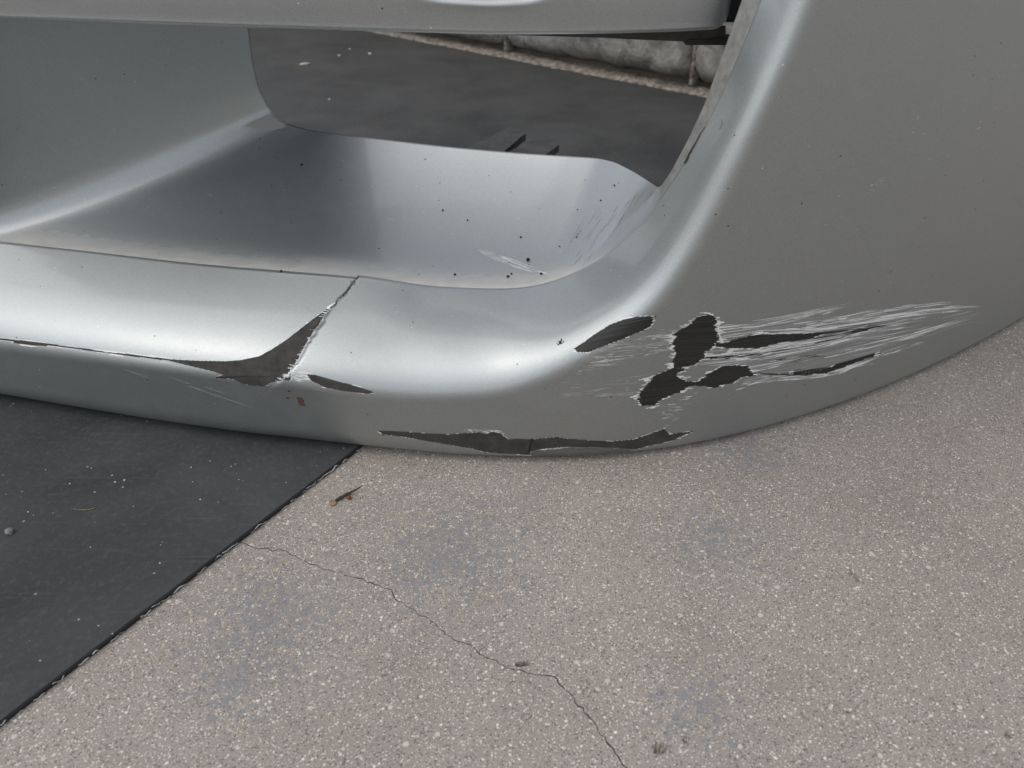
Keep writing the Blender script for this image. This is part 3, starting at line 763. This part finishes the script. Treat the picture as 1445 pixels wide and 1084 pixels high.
def chip(name, poly, ang, matname, label, fr=2.6, jit=1.2, row=1.0, holes=.12):
    f_ = Strips(); f_.fill(poly, ang, row, jit * 1.3, LF, rng, grow=fr, holes=holes); f_.build('paint_fray', M['fray'])
    d_ = Strips(); d_.fill(poly, ang, row, jit, LD, rng, tilt=.00022 if matname == 'plastic' else .00006); d_.build(name, M[matname], label)
a10 = R(-9)
chip('bare_plastic_patch', oval, R(-12), 'plastic', 'dark oval gouge on the bright fold', 3, 1.8)
chip('bare_plastic_patch', main, R(-4), 'plastic', 'tall black gouge through the paint', 6, 3.0)
chip('bare_plastic_patch', lower, R(-8), 'plastic', 'black forked gouge low on the corner', 6, 3.0)
chip('bare_plastic_patch', strk, R(-9), 'plastic', 'long black scrape running right', 6, 3.5, 1.0)
chip('bare_plastic_patch', strk2, R(-8), 'plastic', None, 6, 3.0)
chip('bare_plastic_patch', strk3, R(-16), 'plastic', None, 5, 3.0)
chip('bare_plastic_patch', strk4, R(-13), 'plastic', None, 5, 2.5)
chip('bare_plastic_patch', bott, R(2), 'plastic_g', 'long dark scrape along the lower edge', 2.2, 1.2, .7)
d_ = Strips(); d_.fill(bott2, R(1), .7, 2.0, LD, rng); d_.build('scuffed_edge', M['scuff'])
chip('bare_plastic_patch', tear, R(8), 'plastic_g', 'dark grey tear where the paint has peeled', 1.2, .35, .7)
chip('bare_plastic_patch', tear2, R(16), 'plastic_g', 'dark sliver beside the tear', 2.0, .7, .7)
chip('bare_plastic_patch', thin0, R(7), 'plastic_g', None, 2.5, 2.0, .6)
chip('bare_plastic_patch', thin1, R(7), 'plastic_g', None, 4, 2.0, .7)
chip('bare_plastic_patch', thin2, R(8), 'plastic_g', None, 4, 2.0, .7)
# the crack itself, its open slit, and the split at the foot
def ribbon(name, pts, w0, w1, mat, lift, jitter=.4, seed=1):
    s_ = Strips(); p = jag(pts, 4, jitter, seed); n_ = len(p)
    for i in range(n_ - 1):
        t0, t1 = i / (n_ - 1), (i + 1) / (n_ - 1)
        s_.quad_run(p[i], p[i + 1], w0 + (w1 - w0) * t0, w0 + (w1 - w0) * t1, lift, 3)
    return s_.build(name, M[mat])
ribbon('crack_line', [(506, 389), (500, 398), (487, 414), (471, 431)], .6, 1.0, 'black', .0004, .4)
ribbon('crack_line', [(452, 452), (446, 461), (438, 470), (430, 476)], 1.0, 2.6, 'black', .0005, .8)
ribbon('crack_line', [(430, 476), (422, 482), (412, 486), (400, 491)], 1.3, .3, 'black', .0005, .8)
ribbon('crack_line', [(396, 497), (393, 505), (390, 512)], .5, .3, 'black', .0005, .5)
ribbon('crack_line', [(750, 619), (748.5, 627), (747, 636), (744.5, 643.5)], .7, 1.5, 'black', .0006, .5)
ribbon('crack_line', [(305, 533), (340, 531), (372, 532), (405, 528)], .8, .4, 'black', .0005, .8)
# pale torn rim pieces of the tear
ribbon('torn_rim', [(462, 436), (468, 431), (474, 428)], 2.2, .5, 'fray', .0006, .5)

# dulled, abraded paint under the scrape lines
s_ = Strips()
for poly, ang, hl in (([(1008, 458), (1060, 456), (1135, 448), (1230, 440), (1320, 432), (1250, 462), (1160, 474), (1060, 470), (1010, 478)], R(-9), .55),
                      ([(996, 502), (1070, 488), (1160, 474), (1240, 458), (1300, 446), (1240, 474), (1130, 500), (1060, 514), (1000, 512)], R(-11), .40),
                      ([(1050, 516), (1120, 506), (1200, 490), (1330, 458), (1250, 490), (1180, 520), (1120, 530), (1064, 533)], R(-13), .6),
                      ([(1030, 545), (1070, 534), (1160, 530), (1235, 504), (1180, 530), (1110, 538), (1060, 542)], R(-8), .45),
                      ([(836, 492), (905, 470), (948, 474), (950, 490), (900, 500), (840, 515)], R(-5), .7)):
    s_.fill(poly, ang, .6, 9.0, .00008, rng, holes=hl)
s_.build('abraded_paint', M['abraded'], 'dull grey abraded paint around the corner scrapes', kind='stuff')
# scrape lines: hundreds of hairlines, joined
s_ = Strips()
def streaks(n_, region, ang0, ang1, lmin, lmax, wmax, lf=.0002):
    P = np.array(region, float); x0, y0 = P.min(0); x1, y1 = P.max(0); c_ = 0
    def inside(x, y):
        k = False
        for (a, b), (c, d) in zip(P, np.roll(P, -1, 0)):
            if (b > y) != (d > y) and x < (c - a) * (y - b) / (d - b) + a: k = not k
        return k
    while c_ < n_:
        x, y = rng.uniform(x0, x1), rng.uniform(y0, y1)
        if not inside(x, y): continue
        c_ += 1; fx = min(1, max(0, (x - x0) / max(1, x1 - x0))); a = ang1 + (ang0 - ang1) * (.25 + .5 * fx) + rng.gauss(0, .12) * (ang1 - ang0); L = lmin + (lmax - lmin) * rng.random() ** 2.5; w_ = .10 + (wmax * .75 - .10) * rng.random() ** 2.2
        m_ = (x + L * .5 * math.cos(a), y + L * .5 * math.sin(a) + rng.uniform(-.3, .3)); e_ = (x + L * math.cos(a), y + L * math.sin(a))
        s_.quad_run((x, y), m_, w_ * .4, w_, lf + rng.uniform(0, .00004), 8); s_.quad_run(m_, e_, w_, .05, lf + rng.uniform(0, .00004), 8)
def bundle(path, n_, spread, lmin, lmax, wmax, lf=.0002):
    P = np.array(path, float); cum = np.r_[0, np.cumsum(np.linalg.norm(np.diff(P, axis=0), axis=1))]; T = cum[-1]
    pt = lambda q: np.array([np.interp(q, cum, P[:, 0]), np.interp(q, cum, P[:, 1])])
    for _ in range(n_):
        L = lmin + (lmax - lmin) * rng.random() ** 2; a = rng.uniform(-.03 * T, T - L * .6); b = min(a + L, T + 20)
        o_ = rng.gauss(0, spread); w_ = .12 + (wmax - .12) * rng.random() ** 2; k = max(2, int((b - a) / 14)); pv = None
        for i_ in range(k + 1):
            q_ = a + (b - a) * i_ / k; c_ = pt(min(max(q_, 0), T)); c_[1] += o_ * (1 - .35 * q_ / T) + rng.uniform(-.15, .15); c_[0] += min(0, q_) + max(0, q_ - T)
            wq = w_ * (1 - abs(2 * i_ / k - .8) ** 2 * .65)
            if pv is not None: s_.quad_run(pv[0], c_, pv[1], max(.05, wq), lf + rng.uniform(0, .00004), 14)
            pv = (c_, max(.05, wq))
bundle([(1008, 464), (1080, 456), (1135, 446), (1178, 433)], 34, 3.2, 15, 80, .8)
bundle([(1120, 461), (1190, 450), (1230, 441), (1330, 428)], 40, 3.5, 15, 90, .75)
bundle([(1008, 478), (1070, 468), (1160, 464), (1250, 450), (1340, 437)], 46, 2.6, 20, 120, .95)
bundle([(1000, 500), (1070, 495), (1150, 482), (1240, 464)], 44, 2.8, 20, 120, .95, .00035)
bundle([(985, 513), (1060, 505), (1130, 493), (1215, 475)], 52, 4.0, 15, 100, .9, .00035)
bundle([(1020, 530), (1110, 512), (1190, 496), (1290, 474), (1365, 450)], 56, 3.4, 15, 110, .7)
bundle([(1040, 546), (1075, 536), (1130, 532), (1180, 527), (1235, 505), (1300, 482)], 46, 2.6, 12, 60, .8)
bundle([(1150, 464), (1230, 452), (1300, 440), (1372, 434)], 36, 3.5, 20, 90, .6)
bundle([(1060, 484), (1150, 480), (1220, 466), (1300, 452)], 30, 5.0, 15, 90, .6)
bundle([(1012, 462), (1020, 486)], 30, 3, 5, 14, .7)
streaks(50, [(1100, 445), (1175, 432), (1190, 436), (1120, 452)], R(-14), R(-8), 6, 40, .5)
streaks(30, [(1180, 470), (1360, 434), (1375, 438), (1290, 470), (1200, 512)], R(-16), R(-9), 20, 80, .6)
streaks(55, [(1060, 529), (1170, 524), (1250, 505), (1240, 512), (1160, 532), (1040, 545)], R(-22), R(-2), 5, 26, .6)
streaks(90, [(835, 495), (905, 470), (945, 480), (940, 500), (880, 505), (810, 530)], R(-9), R(-3), 6, 40, .6)
streaks(30, [(780, 540), (900, 530), (890, 560), (790, 560)], R(-7), R(-3), 6, 35, .25)
streaks(40, [(925, 465), (955, 466), (952, 480), (920, 476)], R(-2), R(4), 8, 30, .5)
streaks(45, [(930, 575), (955, 562), (985, 552), (950, 590), (935, 606)], R(-14), R(-4), 4, 14, .55)
streaks(50, [(655, 604), (712, 607), (700, 612), (660, 612)], R(10), R(30), 6, 18, .6)
streaks(60, [(755, 634), (800, 631), (800, 640), (760, 643)], R(-14), R(-5), 8, 36, .6)
streaks(12, [(412, 500), (440, 480), (440, 520), (410, 530)], R(-2), R(10), 6, 18, .5)
streaks(60, [(404, 521), (432, 524), (445, 534), (412, 538)], R(2), R(16), 8, 22, .8)
streaks(5, [(150, 515), (320, 535), (380, 565), (300, 560), (200, 535)], R(14), R(22), 25, 90, .2)
bundle([(-30, 474), (70, 486), (150, 496), (250, 507)], 60, 1.3, 20, 110, .7)
streaks(20, [(0, 476), (140, 494), (250, 506), (250, 514), (140, 502), (0, 484)], R(5), R(11), 8, 50, .6)
streaks(10, [(415, 515), (440, 470), (450, 480), (425, 520)], R(-2), R(5), 6, 14, .4)
streaks(24, [(1280, 170), (1430, 60), (1440, 150), (1300, 260)], R(-40), R(-10), 2, 7, .6)
streaks(9, [(1222, 262), (1242, 252), (1242, 262), (1226, 270)], R(-30), R(-10), 3, 9, .7)
streaks(60, [(665, 350), (700, 356), (765, 384), (740, 383), (690, 364)], R(14), R(26), 10, 36, .6)
streaks(16, [(200, 240), (500, 260), (640, 330), (300, 330)], R(-5), R(35), 4, 12, .25)
s_.build('scratch_marks', M['fray'], 'fine pale scratch lines in the paint', kind='stuff')
s_ = Strips()
bundle([(1120, 478), (1180, 468), (1245, 458)], 26, 2.4, 20, 70, .8, .0005)
bundle([(1040, 502), (1100, 495), (1150, 486), (1200, 474)], 16, 3.0, 20, 80, .6, .0005)
bundle([(1055, 520), (1100, 512), (1150, 503)], 10, 4.0, 15, 50, .5, .0005)
bundle([(1050, 528), (1110, 529), (1165, 524), (1240, 498)], 26, 1.8, 15, 70, .8, .0005)
streaks(16, [(1050, 528), (1140, 520), (1140, 529), (1060, 532)], R(-8), R(3), 15, 60, .5)
streaks(26, [(745, 360), (930, 262), (900, 300), (820, 390)], R(-65), R(-45), 15, 45, .22)
s_.build('dark_scrape_lines', M['plastic'], kind='stuff')
s_ = Strips()
for c_, rx, ry in (((425, 566), 4.5, 5), ((421, 562), 2, 2), ((406, 562), 3, 1.5), ((408, 552), 2, 1.5), ((427, 571), 4, 2)):
    s_.fill(blob(*c_, rx, ry, 14, int(c_[0])), 0, .7, .8, .0003, rng)
s_.build('mud_spot', M['rust'], 'small reddish brown mud spot')
# powdery white scuff at the rear corner of the duct
s_ = Strips(); s_.fill([(345, 178), (358, 170), (370, 166), (380, 162), (386, 163), (396, 172), (408, 178), (396, 182), (380, 186), (366, 182)], R(-14), .55, 3.5, .0003, rng, holes=.03)
s_.build('chalky_scuff', M['abraded'], 'chalky white scuff at the rear corner')
# thin dark line where the pillar return meets the opening edge
s_ = Strips(); p = [(995, 179), (985, 196), (975, 214), (966, 231)]
ribbon('dark_line', p, .3, 1.1, 'black', .0006, .8)

# ------------------------------------------------------------------ small loose things
def lump(name, loc, r, mat, label, cat, group=None, seed=0, flat=.7, sub=2, elong=(1, 1)):
    bm = bmesh.new(); bmesh.ops.create_icosphere(bm, subdivisions=sub, radius=r)
    for vt in bm.verts:
        k = 1 + .45 * noise.noise(vt.co / r * 1.4 + Vector((seed * 3.3, seed, 0)))
        vt.co = Vector((vt.co.x * k * elong[0], vt.co.y * k * elong[1], vt.co.z * k * flat))
    o = bm_obj(name, bm, mat); o.location = loc; o.rotation_euler = (0, 0, seed * 1.7)
    return tag(o, label, cat, group)
def on_b(px, py, lift): return hit(px, py, lift)
crumbs = [(426, 233, .0014), (625, 297, .0011), (660, 311, .0010), (745, 367, .0020), (735, 335, .0011), (397, 383, .0013), (764, 387, .0014), (717, 391, .0016), (642, 388, .0013), (790, 348, .0008), (867, 262, .0010), (848, 283, .0009),
          (814, 335, .0008), (481, 254, .0007), (535, 351, .0007), (600, 213 + 12, .0007), (722, 387, .0011), (367, 196, .0007), (815, 296, .0007)]
for i, (a, b, r) in enumerate(crumbs):
    p = on_b(a, b, r * .45)
    lab = {0: 'round black soil crumb alone near the rear left corner of the duct floor', 3: 'largest black soil crumb, at the end of the white scratch on the duct floor', 5: 'black soil crumb on the front edge of the duct just left of the crack',
           10: 'black soil crumb near the right rear corner of the duct floor'}.get(i, 'tiny dark soil crumb lying in the silver intake duct')
    if p: lump('soil_crumb', p, r, M['soil'], lab, 'soil crumb', 'soil crumbs in the intake duct', i + 1, .8, 2)
p = on_b(791, 484, .0012)
bug = empty('dead_insect', p); tag(bug, 'small brown dried insect stuck to the lower fold beside the oval gouge', 'insect')
for dx, dz, r in ((0, 0, .0016), (.0012, .0028, .0011), (-.0014, -.0026, .0010)):
    bm = bmesh.new(); bmesh.ops.create_icosphere(bm, subdivisions=2, radius=r)
    for vt in bm.verts: vt.co = Vector((vt.co.x * .7 + dx, vt.co.y * .5, vt.co.z * 1.2 + dz))
    bm_obj('body_segment', bm, M['twig'], bug)
for sx in (-1, 1):
    for k in (-.001, .001):
        a, b = tube([(0, 0, k), (sx * .002, -.0006, k + .0008), (sx * .0034, .0004, k - .0006)], .00018, 4); mesh_obj('leg', a, b, M['twig'], bug)
p = on_b(1017, 180, .0006)
a, b = tube([(0, 0, .006), (.0006, -.0004, .003), (0, 0, 0), (.0004, 0, -.004)], .0003, 4)
o = mesh_obj('straw_fibre', a, b, M['leaf']); o.location = p; tag(o, 'short yellow straw fibre on the silver pillar', 'fibre')

t0, t1 = ground(470, 711), ground(513, 690)
tw = empty('twig', t0); tag(tw, 'thin dark broken twig on the concrete near the mat corner', 'twig')
d = t1 - t0; pts = [(d[0] * t, d[1] * t + .0012 * math.sin(t * 5), .0018 + .004 * t * t) for t in np.linspace(.1, 1, 9)]
a, b = tube(pts, .0013, 7, [1.0, 1.2, 1.1, 1.3, 1.0, .8, .7, .5, .2]); mesh_obj('stem', a, b, M['twig'], tw)
bm = bmesh.new(); bmesh.ops.create_icosphere(bm, subdivisions=2, radius=.0034)
for vt in bm.verts: vt.co = Vector((vt.co.x * 1.2, vt.co.y * (1 + .4 * noise.noise(vt.co * 600)), vt.co.z * .35 + .0012 + .001 * noise.noise(vt.co * 500)))
bm_obj('bud_scale', bm, M['leaf'], tw)
p = ground(493, 704); lump('berry', (p[0], p[1], .0021), .0024, M['berry'], 'tiny reddish brown berry beside the twig', 'berry', None, 3, .9, 3)
p = ground(14, 752, MT); lump('grey_clod', (p[0], p[1], MT + .0018), .0034, M['ash'], 'lumpy grey clod of dirt on the black mat', 'dirt clod', None, 5, .8, 3)
p = ground(430, 92, MT); o = lump('pale_chip', (p[0], p[1], MT + .003), .010, M['chip'], 'pale sliver of stone on the mat seen through the intake', 'stone chip', None, 2, .35, 2, (1.6, .5)); o.rotation_euler = (0, 0, .4)
for i, (a, b, r) in enumerate([(522, 77, .005), (479, 79, .004), (494, 70, .003), (465, 141, .003)]):
    p = ground(a, b, MT); lump('pale_crumb', (p[0], p[1], MT + r * .4), r, M['chip'], 'small pale crumb on the mat seen through the intake', 'crumb', 'pale crumbs on the mat behind the bumper', i + 11, .7, 2)
for i, (a, b, r) in enumerate([(176, 678, .0012), (99, 683, .0009), (163, 681, .0012), (270, 660, .0009), (40, 723, .0009), (226, 795, .0009), (283, 705, .0009), (129, 661, .0008)]):
    p = ground(a, b, MT); lump('mat_grit', (p[0], p[1], MT + r * .4), r, M['chip'], 'white grit grain on the near part of the black mat', 'grit grain', 'grit grains on the near mat', i + 31, .7, 1)
p = ground(120, 715, MT); cv = [(p[0] + .012 * math.cos(t) , p[1] + .005 * math.sin(t), MT + .0006) for t in np.linspace(-2.4, -.4, 8)]
a, b = tube(cv, .00035, 4); tag(mesh_obj('dry_stalk', a, b, M['leaf']), 'thin curved dry grass stalk on the black mat', 'grass stalk')
